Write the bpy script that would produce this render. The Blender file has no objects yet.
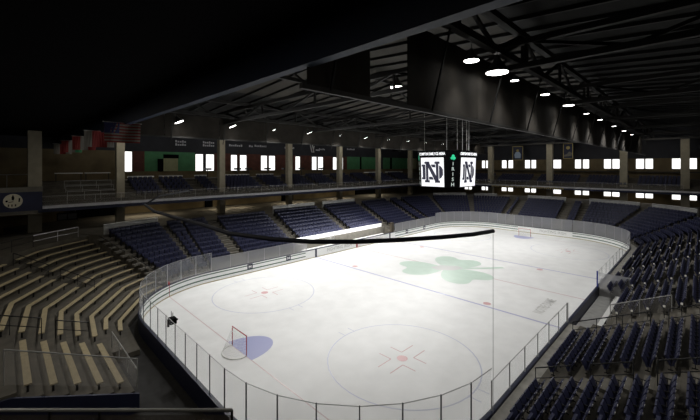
import bpy, math, random
from mathutils import Vector, Matrix
random.seed(7)
PI = math.pi
sc = bpy.context.scene
COL = sc.collection

# ------------------------------------------------------------------ materials
def mat(name, col, rough=.6, metal=0., noise=0., nscale=4., spec=.5, emit=None, estr=0., bump=0.):
    m = bpy.data.materials.new(name); m.use_nodes = True
    nt = m.node_tree; b = nt.nodes['Principled BSDF']
    b.inputs['Base Color'].default_value = (*col, 1)
    b.inputs['Roughness'].default_value = rough
    b.inputs['Metallic'].default_value = metal
    b.inputs['Specular IOR Level'].default_value = spec
    if emit:
        b.inputs['Emission Color'].default_value = (*emit, 1)
        b.inputs['Emission Strength'].default_value = estr
    if noise or bump:
        tc = nt.nodes.new('ShaderNodeTexCoord'); n = nt.nodes.new('ShaderNodeTexNoise')
        n.inputs['Scale'].default_value = nscale; n.inputs['Detail'].default_value = 6
        nt.links.new(tc.outputs['Object'], n.inputs['Vector'])
        if noise:
            r = nt.nodes.new('ShaderNodeValToRGB')
            r.color_ramp.elements[0].position = .3; r.color_ramp.elements[1].position = .7
            r.color_ramp.elements[0].color = (*[max(0, c*(1-noise)) for c in col], 1)
            r.color_ramp.elements[1].color = (*[min(1, c*(1+noise)) for c in col], 1)
            nt.links.new(n.outputs['Fac'], r.inputs['Fac'])
            nt.links.new(r.outputs['Color'], b.inputs['Base Color'])
        if bump:
            bp = nt.nodes.new('ShaderNodeBump'); bp.inputs['Strength'].default_value = bump
            nt.links.new(n.outputs['Fac'], bp.inputs['Height'])
            nt.links.new(bp.outputs['Normal'], b.inputs['Normal'])
    return m

def glass_mat(name, fac, col=(.75, .77, .8), gl=.35):
    m = bpy.data.materials.new(name); m.use_nodes = True; nt = m.node_tree
    for n in list(nt.nodes): nt.nodes.remove(n)
    o = nt.nodes.new('ShaderNodeOutputMaterial'); mx = nt.nodes.new('ShaderNodeMixShader')
    t = nt.nodes.new('ShaderNodeBsdfTransparent'); d = nt.nodes.new('ShaderNodeBsdfDiffuse')
    tr = nt.nodes.new('ShaderNodeBsdfTranslucent'); a = nt.nodes.new('ShaderNodeMixShader')
    tc = nt.nodes.new('ShaderNodeTexCoord'); nz = nt.nodes.new('ShaderNodeTexNoise')
    nz.inputs['Scale'].default_value = 3.; mr = nt.nodes.new('ShaderNodeMapRange')
    mr.inputs['To Min'].default_value = fac*.95; mr.inputs['To Max'].default_value = fac*1.05
    nt.links.new(tc.outputs['Object'], nz.inputs['Vector']); nt.links.new(nz.outputs['Fac'], mr.inputs['Value'])
    d.inputs['Color'].default_value = (*col, 1); tr.inputs['Color'].default_value = (*col, 1)
    a.inputs['Fac'].default_value = .5
    nt.links.new(d.outputs[0], a.inputs[1]); nt.links.new(tr.outputs[0], a.inputs[2])
    nt.links.new(mr.outputs['Result'], mx.inputs['Fac'])
    nt.links.new(t.outputs[0], mx.inputs[1]); nt.links.new(a.outputs[0], mx.inputs[2])
    nt.links.new(mx.outputs[0], o.inputs['Surface'])
    return m

def emis(name, col, s):
    return mat(name, (.02, .02, .02), emit=col, estr=s)

M = {}
M['ice'] = mat('ice', (.79, .795, .795), .42, noise=.045, nscale=.8, spec=.12)
M['red'] = mat('ice_red', (.56, .36, .37), .3)
M['redline'] = mat('ice_red_line', (.60, .47, .48), .3)
M['reddot'] = mat('ice_red_dot', (.62, .38, .39), .3)
M['blue'] = mat('ice_blue', (.42, .43, .62), .3)
M['crease'] = mat('ice_crease', (.38, .40, .63), .3)
M['circ'] = mat('ice_circle', (.52, .54, .66), .3)
M['green'] = mat('ice_green', (.56, .69, .61), .3, noise=.04, nscale=1.)
M['greyink'] = mat('ice_grey', (.54, .54, .53), .3)
M['concrete'] = mat('concrete', (.135, .122, .098), .85, noise=.22, nscale=1.6)
M['concrete2'] = mat('concrete_light', (.15, .14, .118), .85, noise=.15, nscale=2.)
M['tread'] = mat('terrace', (.10, .09, .072), .85, noise=.25, nscale=1.4)
M['darkfloor'] = mat('rubber_floor', (.022, .021, .02), .8, noise=.3, nscale=2.)
M['bench'] = mat('bench_plank', (.46, .385, .235), .6, noise=.12, nscale=5.)
M['benchfar'] = M['bench']
M['seat'] = mat('navy_plastic', (.020, .023, .062), .5, noise=.15, nscale=3.)
M['steel'] = mat('black_steel', (.015, .015, .016), .45, metal=.2)
M['rail'] = mat('grey_rail', (.4, .4, .39), .5)
M['plate'] = mat('white_plate', (.8, .8, .78), .4)
M['white'] = mat('board_white', (.95, .96, .95), .35)
M['whitewall'] = mat('white_wall', (.82, .82, .8), .6)
M['bgreen'] = mat('board_green', (.015, .09, .055), .4)
M['navy'] = mat('navy_cap', (.012, .016, .045), .45)
M['fascia'] = mat('navy_fascia', (.012, .016, .05), .6, noise=.2, nscale=1.)
M['beamnavy'] = mat('soffit_navy', (.006, .017, .055), .6, noise=.2, nscale=.5)
M['kick'] = mat('kick_yellow', (.42, .36, .2), .5)
M['cap'] = mat('fascia_cap', (.62, .62, .66), .5, noise=.1, nscale=2)
M['glass'] = glass_mat('rink_glass', .3, (.82, .83, .86))
M['glassclear'] = glass_mat('rink_glass_clear', .07)
M['glassmid'] = glass_mat('rink_glass_mid', .2)
M['glassend'] = glass_mat('end_glass', .07)
M['railglass'] = glass_mat('balustrade_glass', .13, (.5, .48, .45))
M['column'] = mat('column_beige', (.30, .27, .20), .8, noise=.12, nscale=1.5)
M['wallbrown'] = mat('wall_brown', (.17, .13, .07), .85, noise=.25, nscale=.6)
M['walldark'] = mat('wall_dark', (.035, .036, .045), .8, noise=.2, nscale=.5)
M['wallred'] = mat('wall_red', (.13, .045, .032), .8, noise=.25, nscale=1.5)
M['wallgreen'] = mat('wall_green', (.08, .27, .12), .7, noise=.15, nscale=1.)
M['beigepanel'] = mat('beige_panel', (.42, .43, .25), .7, noise=.1, nscale=2.)
M['black'] = mat('black_paint', (.0025, .0025, .003), .95, spec=.05)
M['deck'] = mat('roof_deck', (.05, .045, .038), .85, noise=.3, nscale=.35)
M['truss'] = mat('truss_grey', (.03, .029, .027), .6, noise=.2, nscale=2.)
M['trussmid'] = mat('truss_mid', (.018, .017, .016), .7)
M['trussdark'] = mat('truss_dark', (.009, .009, .009), .6)
M['greybox'] = mat('platform_grey', (.40, .40, .39), .7, noise=.15, nscale=2.)
M['padnavy'] = mat('pad_navy', (.006, .008, .02), .7)
M['smoked'] = glass_mat('smoked_glass', .45, (.12, .10, .07))
M['postpale'] = mat('post_pale', (.42, .42, .43), .4, metal=.3)
M['deckshade'] = mat('roof_deck_shade', (.008, .008, .008), .9, noise=.3, nscale=.35)  # same deck darkened to paint in shade outside the lamp rows
M['circ2'] = mat('ice_grey_print', (.60, .61, .60), .3)
M['blueP'] = mat('blue_post', (.05, .08, .4), .5)
M['strip'] = mat('walkway_strip', (.30, .29, .26), .8, noise=.2, nscale=2.)
M['pipe'] = mat('goal_red', (.42, .02, .03), .35)
M['net'] = glass_mat('goal_net', .12, (.85, .85, .85))
M['brushed'] = mat('housing', (.12, .12, .12), .4, metal=.6)
M['winE'] = emis('window_daylight', (1, .995, .98), 1.6)
M['lampE'] = emis('lamp_lens', (1, .99, .95), 9.)
M['screenE'] = emis('screen_white', (.97, .98, 1), 1.15)
M['inkN'] = emis('screen_navy', (.02, .02, .055), .6)
M['greenE'] = emis('screen_green', (.02, .65, .32), .9)
M['greytextE'] = emis('screen_text', (.8, .9, .85), .6)
M['markerE'] = emis('marker_glow', (1, .97, .85), .22)
M['fred'] = mat('flag_red', (.16, .01, .008), .8); M['fwhite'] = mat('flag_white', (.17, .16, .14), .8)
M['fnavy'] = mat('flag_navy', (.02, .025, .1), .8); M['fgreen'] = mat('flag_green', (.03, .2, .08), .8)
M['goldframe'] = mat('banner_gold', (.45, .36, .12), .6); M['bannerblue'] = mat('banner_blue', (.35, .45, .6), .7)
M['skin'] = mat('banner_navy', (.02, .025, .06), .7)
M['emblem'] = mat('emblem_cream', (.62, .58, .45), .7, noise=.12, nscale=4.)
M['fabric'] = mat('curtain_fabric', (.030, .025, .019), .9, noise=.25, nscale=1.2)
M['doorbrown'] = mat('door_brown', (.07, .055, .035), .7)

# ------------------------------------------------------------------ mesh tools
class MB:
    def __init__(s): s.v = []; s.f = []; s.m = []; s.mats = []
    def mi(s, m):
        if m not in s.mats: s.mats.append(m)
        return s.mats.index(m)
    def add(s, vs, fs, m):
        o = len(s.v); i = s.mi(m); s.v += [tuple(v) for v in vs]
        for f in fs: s.f.append(tuple(o+k for k in f)); s.m.append(i)
    def box(s, a, b, m, mtx=None):
        x0, y0, z0 = a; x1, y1, z1 = b
        vs = [(x0,y0,z0),(x1,y0,z0),(x1,y1,z0),(x0,y1,z0),(x0,y0,z1),(x1,y0,z1),(x1,y1,z1),(x0,y1,z1)]
        if mtx: vs = [mtx @ Vector(v) for v in vs]
        s.add(vs, [(0,3,2,1),(4,5,6,7),(0,1,5,4),(1,2,6,5),(2,3,7,6),(3,0,4,7)], m)
    def bar(s, p, q, w, h, m):                       # rectangular bar between two points
        p = Vector(p); q = Vector(q); d = (q-p).normalized()
        up = Vector((0,0,1)) if abs(d.z) < .95 else Vector((1,0,0))
        r = d.cross(up).normalized()*w/2; u = r.cross(d).normalized()*h/2
        vs = [p-r-u, p+r-u, p+r+u, p-r+u, q-r-u, q+r-u, q+r+u, q-r+u]
        s.add(vs, [(0,1,2,3),(7,6,5,4),(0,4,5,1),(1,5,6,2),(2,6,7,3),(3,7,4,0)], m)
    def tube(s, pts, r, m, n=8, closed=False):
        pts = [Vector(p) for p in pts]; rings = []; N = len(pts)
        for i, p in enumerate(pts):
            a = pts[max(0, i-1)]; b = pts[min(N-1, i+1)]
            d = (b-a).normalized(); up = Vector((0,0,1)) if abs(d.z) < .95 else Vector((1,0,0))
            e = d.cross(up).normalized(); u = e.cross(d)
            rings.append([p + (e*math.cos(2*PI*k/n) + u*math.sin(2*PI*k/n))*r for k in range(n)])
        vs = [v for R in rings for v in R]; fs = []
        for i in range(N-1):
            for k in range(n):
                fs.append((i*n+k, i*n+(k+1) % n, (i+1)*n+(k+1) % n, (i+1)*n+k))
        fs.append(tuple(range(n))[::-1]); fs.append(tuple((N-1)*n+k for k in range(n)))
        s.add(vs, fs, m)
    def cyl(s, c, r, z0, z1, m, n=16, r2=None):
        r2 = r if r2 is None else r2
        vs = [(c[0]+r*math.cos(2*PI*k/n), c[1]+r*math.sin(2*PI*k/n), z0) for k in range(n)]
        vs += [(c[0]+r2*math.cos(2*PI*k/n), c[1]+r2*math.sin(2*PI*k/n), z1) for k in range(n)]
        s.add(vs, [(k, (k+1) % n, n+(k+1) % n, n+k) for k in range(n)]+[tuple(range(n))[::-1], tuple(range(n, 2*n))], m)
    def flat(s, pts, z, m):                          # flat polygon (ccw list of xy)
        s.add([(x, y, z) for x, y in pts], [tuple(range(len(pts)))], m)
    def strip(s, pts, w, z, m, closed=False):        # flat painted line following points
        N = len(pts); L = []; R = []
        for i in range(N):
            a = pts[i-1] if (i > 0 or closed) else pts[i]; b = pts[(i+1) % N] if (i < N-1 or closed) else pts[i]
            dx, dy = b[0]-a[0], b[1]-a[1]; l = math.hypot(dx, dy); nx, ny = -dy/l*w/2, dx/l*w/2
            L.append((pts[i][0]+nx, pts[i][1]+ny, z)); R.append((pts[i][0]-nx, pts[i][1]-ny, z))
        vs = L+R; fs = []
        for i in range(N if closed else N-1):
            j = (i+1) % N; fs.append((N+i, N+j, j, i))
        s.add(vs, fs, m)
    def prism(s, pts, h, m, mtx):                    # outline in local xy, extruded 0..h on local z, placed by mtx
        n = len(pts)
        vs = [mtx @ Vector((x, y, 0)) for x, y in pts]+[mtx @ Vector((x, y, h)) for x, y in pts]
        s.add(vs, [tuple(range(n))[::-1], tuple(range(n, 2*n))]+[(k, (k+1) % n, n+(k+1) % n, n+k) for k in range(n)], m)
    def build(s, name, parent=None, loc=None, smooth=False):
        me = bpy.data.meshes.new(name); me.from_pydata(s.v, [], s.f)
        for m in s.mats: me.materials.append(M[m])
        me.polygons.foreach_set('material_index', s.m)
        if smooth: me.polygons.foreach_set('use_smooth', [True]*len(s.f))
        me.update()
        o = bpy.data.objects.new(name, me); COL.objects.link(o)
        if loc is not None: o.location = loc
        if parent: o.parent = parent
        return o

def tag(o, label=None, cat=None, group=None, kind=None):
    if label: o['label'] = label
    if cat: o['category'] = cat
    if group: o['group'] = group
    if kind: o['kind'] = kind
    return o
def thing(name, label, cat, loc=(0,0,0), rz=0, group=None):
    o = bpy.data.objects.new(name, None); COL.objects.link(o); o.empty_display_size = .2
    o.location = loc; o.rotation_euler = (0, 0, rz)
    return tag(o, label, cat, group)
def struct(o): o['kind'] = 'structure'; return o
def copy_tree(o, parent=None):
    c = o.copy(); COL.objects.link(c)
    if parent: c.parent = parent
    for ch in KIDS.get(o.name, []): copy_tree(ch, c)
    return c
KIDS = {}
def kid(p, o): KIDS.setdefault(p.name, []).append(o); return o
ORD = ['first','second','third','fourth','fifth','sixth','seventh','eighth','ninth','tenth','eleventh','twelfth','thirteenth',
 'fourteenth','fifteenth','sixteenth','seventeenth','eighteenth','nineteenth','twentieth','twenty-first','twenty-second','twenty-third',
 'twenty-fourth','twenty-fifth','twenty-sixth','twenty-seventh','twenty-eighth','twenty-ninth','thirtieth','thirty-first','thirty-second']

def text_mesh(name, body, size, m, parent, loc, rot, depth=.01, align='CENTER', sx=1., bold=0.):
    cu = bpy.data.curves.new(name, 'FONT'); cu.body = body; cu.size = size; cu.extrude = depth
    cu.align_x = align; cu.align_y = 'CENTER'; cu.offset = bold; cu.resolution_u = 2
    t = bpy.data.objects.new(name, cu); COL.objects.link(t)
    bpy.context.view_layer.update()
    me = bpy.data.meshes.new_from_object(t.evaluated_get(bpy.context.evaluated_depsgraph_get()))
    bpy.data.objects.remove(t)
    me.materials.clear(); me.materials.append(M[m])
    o = bpy.data.objects.new(name, me); COL.objects.link(o)
    o.location = loc; o.rotation_euler = rot; o.scale = (sx, 1, 1)
    if parent: o.parent = parent
    return o

# ------------------------------------------------------------------ geometry of the bowl
HX, HY, R = 29.5, 14.3, 8.2
CX, CY = HX-R, HY-R
def arc(cx, cy, r, a0, a1, n):
    return [(cx+r*math.cos(math.radians(a0+(a1-a0)*i/n)), cy+r*math.sin(math.radians(a0+(a1-a0)*i/n))) for i in range(n+1)]
def outline(d, n=14):
    r = R+d
    return arc(CX, CY, r, 0, 90, n)+arc(-CX, CY, r, 90, 180, n)+arc(-CX, -CY, r, 180, 270, n)+arc(CX, -CY, r, 270, 360, n)
RUN, RISE, D0, Z0, NR = .74, .35, .78, 1.05, 11
BRUN, BD0 = .82, .79
DT = D0+RUN*NR            # back of the last tread
ZC = 4.9                  # concourse level

# camera ------------------------------------------------------------
cam_d = bpy.data.cameras.new('camera'); cam = bpy.data.objects.new('camera', cam_d); COL.objects.link(cam)
CP = Vector((-36.5, -20.8, 11.8))
cam.location = CP; cam.rotation_euler = (PI/2, 0, -PI/4)
cam_d.sensor_width = 36; cam_d.lens = 18; cam_d.shift_y = -44/700; cam_d.clip_start = .05; cam_d.clip_end = 400
sc.camera = cam
def inview(x, y, z, mg=0):
    F = ((x-CP.x)+(y-CP.y))*.70711; 
    if F < .5: return None
    u = 350+350*((x-CP.x)-(y-CP.y))*.70711/F; v = 166-350*(z-CP.z)/F
    if -mg <= u <= 700+mg and -mg <= v <= 420+mg: return F
    return None

# ------------------------------------------------------------------ floor and ice
b = MB(); b.box((-60,-60,-.3), (62,60,-.02), 'darkfloor'); struct(b.build('floor'))
b = MB()
b.flat(outline(0, 20), .0, 'ice')
z = .004
for s in (-1, 1):
    yb = CY+math.sqrt(R*R-(25.7-CX)**2)
    b.strip([(s*25.7, -yb), (s*25.7, yb)], .07, z, 'redline')
    b.strip([(s*7.62, -HY+.02), (s*7.62, HY-.02)], .22, z, 'blue')
    c = [(s*25.7, -1.55), (s*25.7, 1.55)]; 
    pts = [(s*25.7-s*(2.3*math.sin(PI*i/16)), 1.55*math.cos(PI*i/16)) for i in range(17)]
    if s > 0: pts = pts[::-1]
    b.flat(pts[::-1] if s < 0 else pts[::-1], z+.002, 'crease')
    for t in (-1, 1):
        cx, cy = s*19.06, t*7.89
        b.strip(arc(cx, cy, 4.57, 0, 360, 48)[:-1], .07, z+.002, 'circ', True)
        b.flat(arc(cx, cy, .33, 0, 360, 16)[:-1], z+.004, 'reddot')
        for i in (-1, 1):
            for j in (-1, 1):
                b.strip([(cx+i*.55, cy+j*.45), (cx+i*1.75, cy+j*.45)], .06, z+.002, 'red')
                b.strip([(cx+i*.55, cy+j*.45), (cx+i*.55, cy+j*1.35)], .06, z+.002, 'red')
                b.strip([(cx+i*.45, cy+j*4.57), (cx+i*.45, cy+j*5.2)], .06, z+.002, 'circ')
        b.flat(arc(s*6.97, t*7.89, .33, 0, 360, 16)[:-1], z+.004, 'reddot')
b.strip([(0, -HY+.02), (0, HY-.02)], .16, z, 'redline')
# shamrock painted at centre ice (three heart shaped leaves and a stem); local axes: right=(1,-1), forward=(1,1)
def W2(r, f): return ((r+f)*.7071, (-r+f)*.7071)
for ang, L in ((178, 5.6), (52, 5.6), (-68, 5.7)):
    a = math.radians(ang); pts = []
    for i in range(41):
        t = -1+2*i/40
        th = t*math.radians(56); rr = L*(1-.92*abs(t)**4)*(1-.2*math.exp(-(t/.2)**2))
        pts.append((rr*math.cos(a+th), rr*math.sin(a+th)))
    pts = [(.0, .0)]+pts
    b.add([(*W2(x, y), z+.006) for x, y in pts], [(0, k+1, k) for k in range(1, 41)], 'green')
st = [(0, 0), (2, -.15), (4.2, -.2), (6.7, .1)]
b.strip([W2(*p) for p in st], .6, z+.007, 'green')
b.flat([W2(*p) for p in [(-1.7, .3), (-1.2, -.8), (.6, -1.0), (1.9, -.3), (1.6, .7), (-.3, 1.1)]], z+.009, 'greyink' if 0 else 'circ2' if 'circ2' in M else 'redline')
for k in range(3): b.strip([(-5.9+1.6*k, -12.75), (-4.9+1.6*k, -12.75)], .10, z, 'circ2')   # small lines of print
ice = b.build('ice_rink'); tag(ice, 'white ice sheet with red and blue lines and pale green shamrock', 'ice rink')
text_mesh('ice_lettering', 'NOTRE DAME', 1.05, 'greyink', ice, (-4.0, -11.6, .006), (0, 0, 0), 0, sx=.62, bold=.02)

# ------------------------------------------------------------------ rink boards
def sweep(mb, path, prof, m, closed=True):           # prof: list of (d,z) polygon; path: function d-> points
    rings = [path(d) for d, z_ in prof]; N = len(rings[0]); K = len(prof); vs = []
    for k, (d, zz) in enumerate(prof): vs += [(x, y, zz) for x, y in rings[k]]
    fs = []
    for k in range(K):
        k2 = (k+1) % K
        for i in range(N if closed else N-1):
            j = (i+1) % N; fs.append((k*N+i, k*N+j, k2*N+j, k2*N+i))
    if not closed:
        fs.append(tuple(k*N for k in range(K))); fs.append(tuple(k*N+N-1 for k in range(K))[::-1])
    mb.add(vs, fs, m)
bd = thing('rink_boards', 'white dasher boards with green stripes and navy cap around the ice', 'rink boards')
def rect(d0, d1, z0, z1): return [(d0, z0), (d0, z1), (d1, z1), (d1, z0)]
b = MB(); sweep(b, outline, rect(0, .09, .09, 1.03), 'white'); b.build('board_panel', bd)
b = MB(); sweep(b, outline, rect(.092, .14, 0, 1.02), 'navy'); tag(b.build('outer_panel', bd), 'dark navy outer side')
b = MB(); sweep(b, outline, rect(-.015, .1, 0, .09), 'kick'); tag(b.build('kick_plate', bd), 'yellow kick plate')
b = MB(); sweep(b, outline, rect(-.03, .15, 1.03, 1.1), 'navy'); tag(b.build('top_cap', bd), 'navy top cap')
def seg_left(d): return [(-9.3, HY+d)]+arc(-CX, CY, R+d, 90, 180, 14)+[(-HX-d, -CY)]
def seg_fl(d): return arc(CX, CY, R+d, 0, 90, 14)+[(9.0, HY+d)]
def seg_fr(d): return [(12, -HY-d)]+arc(CX, -CY, R+d, 270, 345, 14)
for sg, nm in ((seg_left, 'a'), (lambda d: [(HX+d, 2.4)]+seg_fl(d), 'b'), (lambda d: seg_fr(d)+arc(CX, -CY, R+d, 347, 360, 3), 'c')):
    for z0, z1 in ((.80, .89), (.36, .47)):
        b = MB(); sweep(b, sg, rect(-.012, .0, z0, z1), 'bgreen', False); tag(b.build('stripe', bd), 'green stripe')
# small square logos and posts on the left boards, lettering near the benches
for x in (-17.0, -11.9, 12.2, 17.5):
    b = MB(); b.box((x-.32, HY-.02, .4), (x+.32, HY+.0, 1.0), 'navy')
    b.box((x-.16, HY-.028, .55), (x-.08, HY-.02, .85), 'white'); b.box((x+.08, HY-.028, .55), (x+.16, HY-.02, .85), 'white')
    b.box((x-.08, HY-.028, .66), (x+.08, HY-.02, .74), 'white')
    tag(b.build('board_logo', bd), 'small square navy logo')
text_mesh('board_lettering', 'FIGHTING IRISH', .62, 'greyink', bd, (-3.4, HY-.012, .6), (PI/2, 0, 0), .004, sx=1.05)
text_mesh('board_lettering', 'FIGHTING IRISH', .6, 'greyink', bd, (HX-.012, -3.2, .6), (PI/2, 0, -PI/2), .004, sx=.95)
text_mesh('board_lettering', 'IRISH', .55, 'greyink', bd, (5.0, HY-.012, .6), (PI/2, 0, 0), .004, sx=1.2)
for x, m in ((-7.62, 'navy'), (0, 'pipe'), (7.62, 'navy')):
    b = MB(); b.box((x-.14, HY-.02, 0), (x+.14, HY-.001, 1.03), m); b.build('line_marker', bd)
b = MB(); b.box((-25.8, 13.0, 0), (-25.68, 13.25, 1.35), 'pipe'); 
bb = b.build('line_marker', bd); 

# ------------------------------------------------------------------ glass panels
def panel(p, q, z0, z1, label, m='glass', post='postpale', pr=.022):
    p = Vector((*p, 0)); q = Vector((*q, 0)); L = (q-p).length; a = math.atan2(q.y-p.y, q.x-p.x)
    b = MB(); b.box((.03, -.008, 0), (L-.03, .008, z1-z0), m)
    t = b.build('glass_panel', bd, (p.x, p.y, z0)); t.rotation_euler = (0, 0, a)
    b = MB(); b.box((-pr, -pr, -.05), (pr, pr, z1-z0+.02), post)
    b.build('post', t)
    b = MB(); b.box((0, -.012, z1-z0-.012), (L, .012, z1-z0+.008), 'postpale'); b.build('top_trim', t)
    return t
D = .06; ZG = 1.1
xs = [-21.3+2.05*i for i in range(7)]+[-9.0]
for i in range(6):
    panel((xs[i], -HY-D), (xs[i+1], -HY-D), ZG, 2.4, f'clear glass panel on the right boards before the team bench, {ORD[i]} from the near corner', 'glassclear', 'rail')
b_post = MB(); b_post.box((-9.05, -HY-.12, 1.1), (-8.95, -HY-.02, 2.42), 'rail')
o = b_post.build('bench_end_post'); tag(o, 'grey post closing the right-hand glass at the near end of the team bench', 'post')
b_post = MB(); b_post.box((.84, -HY-.12, 1.1), (.97, -HY-.02, 2.5), 'blueP' if 'blueP' in M else 'seat')
o = b_post.build('bench_end_post'); tag(o, 'blue padded post on the right boards at the far end of the team bench', 'post')
for i in range(10):
    x = 1.0+2.03*i
    panel((x, -HY-D), (x+2.03, -HY-D), ZG, 2.4, f'clear glass panel on the right boards beyond the team bench, {ORD[i]} past the blue post', 'glassclear')
for i in range(6):
    x = -21.3+2.05*i
    panel((x, HY+D), (x+2.05, HY+D), ZG, 2.4, f'clear glass panel on the left boards before the white box, {ORD[i]} past the near corner')
for i in range(6):
    x = 9.0+2.05*i
    panel((x, HY+D), (x+2.05, HY+D), ZG, 2.4, f'clear glass panel on the left boards beyond the brown gate post, {ORD[i]} along')
def corner(cx, cy, a0, a1, lab, zt=2.95, m='glass', n=8, post='postpale'):
    pts = arc(cx, cy, R+D, a0, a1, n)
    for i in range(n): panel(pts[i], pts[i+1], ZG, zt, f'{lab}, {ORD[i]} panel going anticlockwise', m, post)
corner(-CX, CY, 90, 180, 'tall glass in the left corner behind the near goal', m='glassmid')
corner(-CX, -CY, 180, 270, 'tall glass in the nearest corner of the rink', m='glassend', post='steel')
corner(CX, CY, 0, 90, 'tall glass in the far left corner')
corner(CX, -CY, 270, 360, 'tall glass in the far right corner')
for i in range(8):
    y = CY-2*CY*i/8; y2 = CY-2*CY*(i+1)/8
    panel((-HX-D, y), (-HX-D, y2), ZG, 2.95, f'tall clear glass panel behind the near goal, {ORD[i]} from the left', 'glassend', 'steel', .018)
    panel((HX+D, y), (HX+D, y2), ZG, 2.95, f'tall clear glass panel behind the far goal, {ORD[i]} from the left')

# ------------------------------------------------------------------ goals
def goal(x, s, lab):
    t = thing('hockey_goal', lab, 'hockey goal', (x, 0, .01), 0 if s > 0 else PI, 'hockey goals')  # local +x opens to centre
    b = MB(); H, Wd, r = 1.25, .93, .03
    b.tube([(0,-Wd,0),(0,-Wd,H)], r, 'pipe'); b.tube([(0,Wd,0),(0,Wd,H)], r, 'pipe'); b.tube([(0,-Wd-r,H),(0,Wd+r,H)], r, 'pipe')
    b.build('goal_frame', t, smooth=True)
    b = MB(); base = [(0,-Wd,.03)]+[(-1.05*math.sin(PI*i/10), -Wd*1.12*math.cos(PI*i/10), .03) for i in range(1, 10)]+[(0,Wd,.03)]
    b.tube(base, .03, 'plate'); top = [(0,-Wd,H-.04)]+[(-.28*math.sin(PI*i/10), -Wd*math.cos(PI*i/10), H-.08) for i in range(1, 10)]+[(0,Wd,H-.04)]
    b.tube(top, .015, 'plate'); b.build('base_frame', t)
    b = MB(); n = len(base); b.add(base+top, [(i, i+1, n+i+1, n+i) for i in range(n-1)], 'net')
    b.add(top, [tuple(range(n))], 'net')
    for i in range(0, n):                                     # cords of the net
        b.tube([base[i], top[i]], .003, 'plate', 4)
    for k in range(1, 7):
        f = k/7; b.tube([(bx*(1-f)+tx*f, by*(1-f)+ty*f, bz*(1-f)+tz*f) for (bx,by,bz),(tx,ty,tz) in zip(base, top)], .003, 'plate', 4)
    b.build('net', t)
goal(-25.7, 1, 'red framed hockey goal with white net standing at the near crease')
goal(25.7, -1, 'red framed hockey goal standing small at the far end')

# camera box clamped on the glass behind the near goal
t = thing('glass_camera', 'small black camera box clamped on the glass behind the near goal', 'camera', (-29.35, 1.15, 2.75))
b = MB(); b.box((-.16,-.22,-.2), (.2,.22,.12), 'black'); b.build('housing', t)
b = MB(); b.tube([(.2,0,-.04),(.32,0,-.06)], .06, 'steel'); b.build('lens', t)
for y in (-.14, .12):
    b = MB(); b.tube([(0,y,.12),(0,y,.48)], .018, 'steel'); b.build('aerial', t)
b = MB(); b.box((-.25,-.05,-.35),(-.15,.05,.1),'steel'); b.build('clamp', t)

# ------------------------------------------------------------------ terraces
def terrace(path, name, label, nr=NR, d0=D0, z0=Z0, rise=RISE, k0=0, back=20., zc=ZC, mt='tread', ends=True, front=True, RUN=RUN):
    prof = [(.17, 0.), (.17, 1.0), (d0+RUN*k0, 1.0), (d0+RUN*k0, z0+rise*k0)] if front and k0 == 0 else [(d0+RUN*k0, 0.), (d0+RUN*k0, z0+rise*k0)]

    for k in range(k0, nr):
        prof.append((d0+RUN*(k+1), z0+rise*k)); prof.append((d0+RUN*(k+1), z0+rise*(k+1) if k < nr-1 else zc))
    prof += [(back, zc), (back, 0.)]
    b = MB(); rings = [path(d) for d, _ in prof]; N = len(rings[0])
    for k in range(len(prof)-1):
        m = 'concrete2' if k == 0 else 'strip' if (front and k0 == 0 and k == 1) else (mt if abs(prof[k][1]-prof[k+1][1]) < 1e-6 else 'concrete')
        vs = [(x, y, prof[k][1]) for x, y in rings[k]]+[(x, y, prof[k+1][1]) for x, y in rings[k+1]]
        b.add(vs, [(i, i+1, N+i+1, N+i) for i in range(N-1)], m)
    for e in (0, N-1):
        vs = [(*rings[k][e], prof[k][1]) for k in range(len(prof))]
        b.add(vs, [tuple(range(len(vs)))], 'concrete')
    o = b.build(name); tag(o, label, 'grandstand'); return o
def rot(f, s): return f
p_right = lambda d: [(-34, -HY-d), (-11.4, -HY-d)]
terrace(lambda d: [(-40, -HY-d), (-8.9, -HY-d)], 'concrete_stand', 'brown concrete stand under the nearest navy seats on the right')
terrace(lambda d: [(-8.9, -HY-d), (1.0, -HY-d)], 'concrete_stand', 'concrete stand behind the team bench on the right', k0=2)
terrace(lambda d: [(1.0, -HY-d)]+arc(CX, -CY, R+d, 270, 315, 8), 'concrete_stand', 'concrete stand on the right beyond the team bench')
terrace(lambda d: arc(CX, -CY, R+d, 315, 360, 8)+arc(CX, CY, R+d, 0, 45, 8), 'concrete_stand', 'concrete stand behind the far goal', back=20.2)
terrace(lambda d: arc(CX, CY, R+d, 45, 90, 8)+[(9.0, HY+d)], 'concrete_stand', 'concrete stand in the far left corner', back=23.6)
terrace(lambda d: [(9.0, HY+d), (-9.4, HY+d)], 'concrete_stand', 'concrete stand behind the white box on the left side', k0=2, back=23.6)
terrace(lambda d: [(-9.4, HY+d)]+arc(-CX, CY, R+d, 90, 118, 6), 'concrete_stand', 'concrete stand under the navy seats at the near left', back=23.6)
BZ0, BR = .32, .34
def poly_near(d):
    r = R+d
    return [(-CX+r*math.cos(math.radians(a)), CY+r*math.sin(math.radians(a))) for a in (113, 135, 165)]+[(-CX-r*math.cos(math.radians(15)) if 0 else -HX-d+.25*(r/8), 6.6)]
def nearcorner(d):
    r = R+d
    return [(-CX+r*math.cos(math.radians(a)), CY+r*math.sin(math.radians(a))) for a in (118, 126, 134, 165)]+[(-HX-d, 4.0)]
terrace(nearcorner, 'bleacher_stand', 'brown concrete bleacher stand curving round the near left corner', nr=12, d0=BD0, z0=BZ0, rise=BR, back=19, zc=4.85, front=False, RUN=BRUN)
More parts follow.
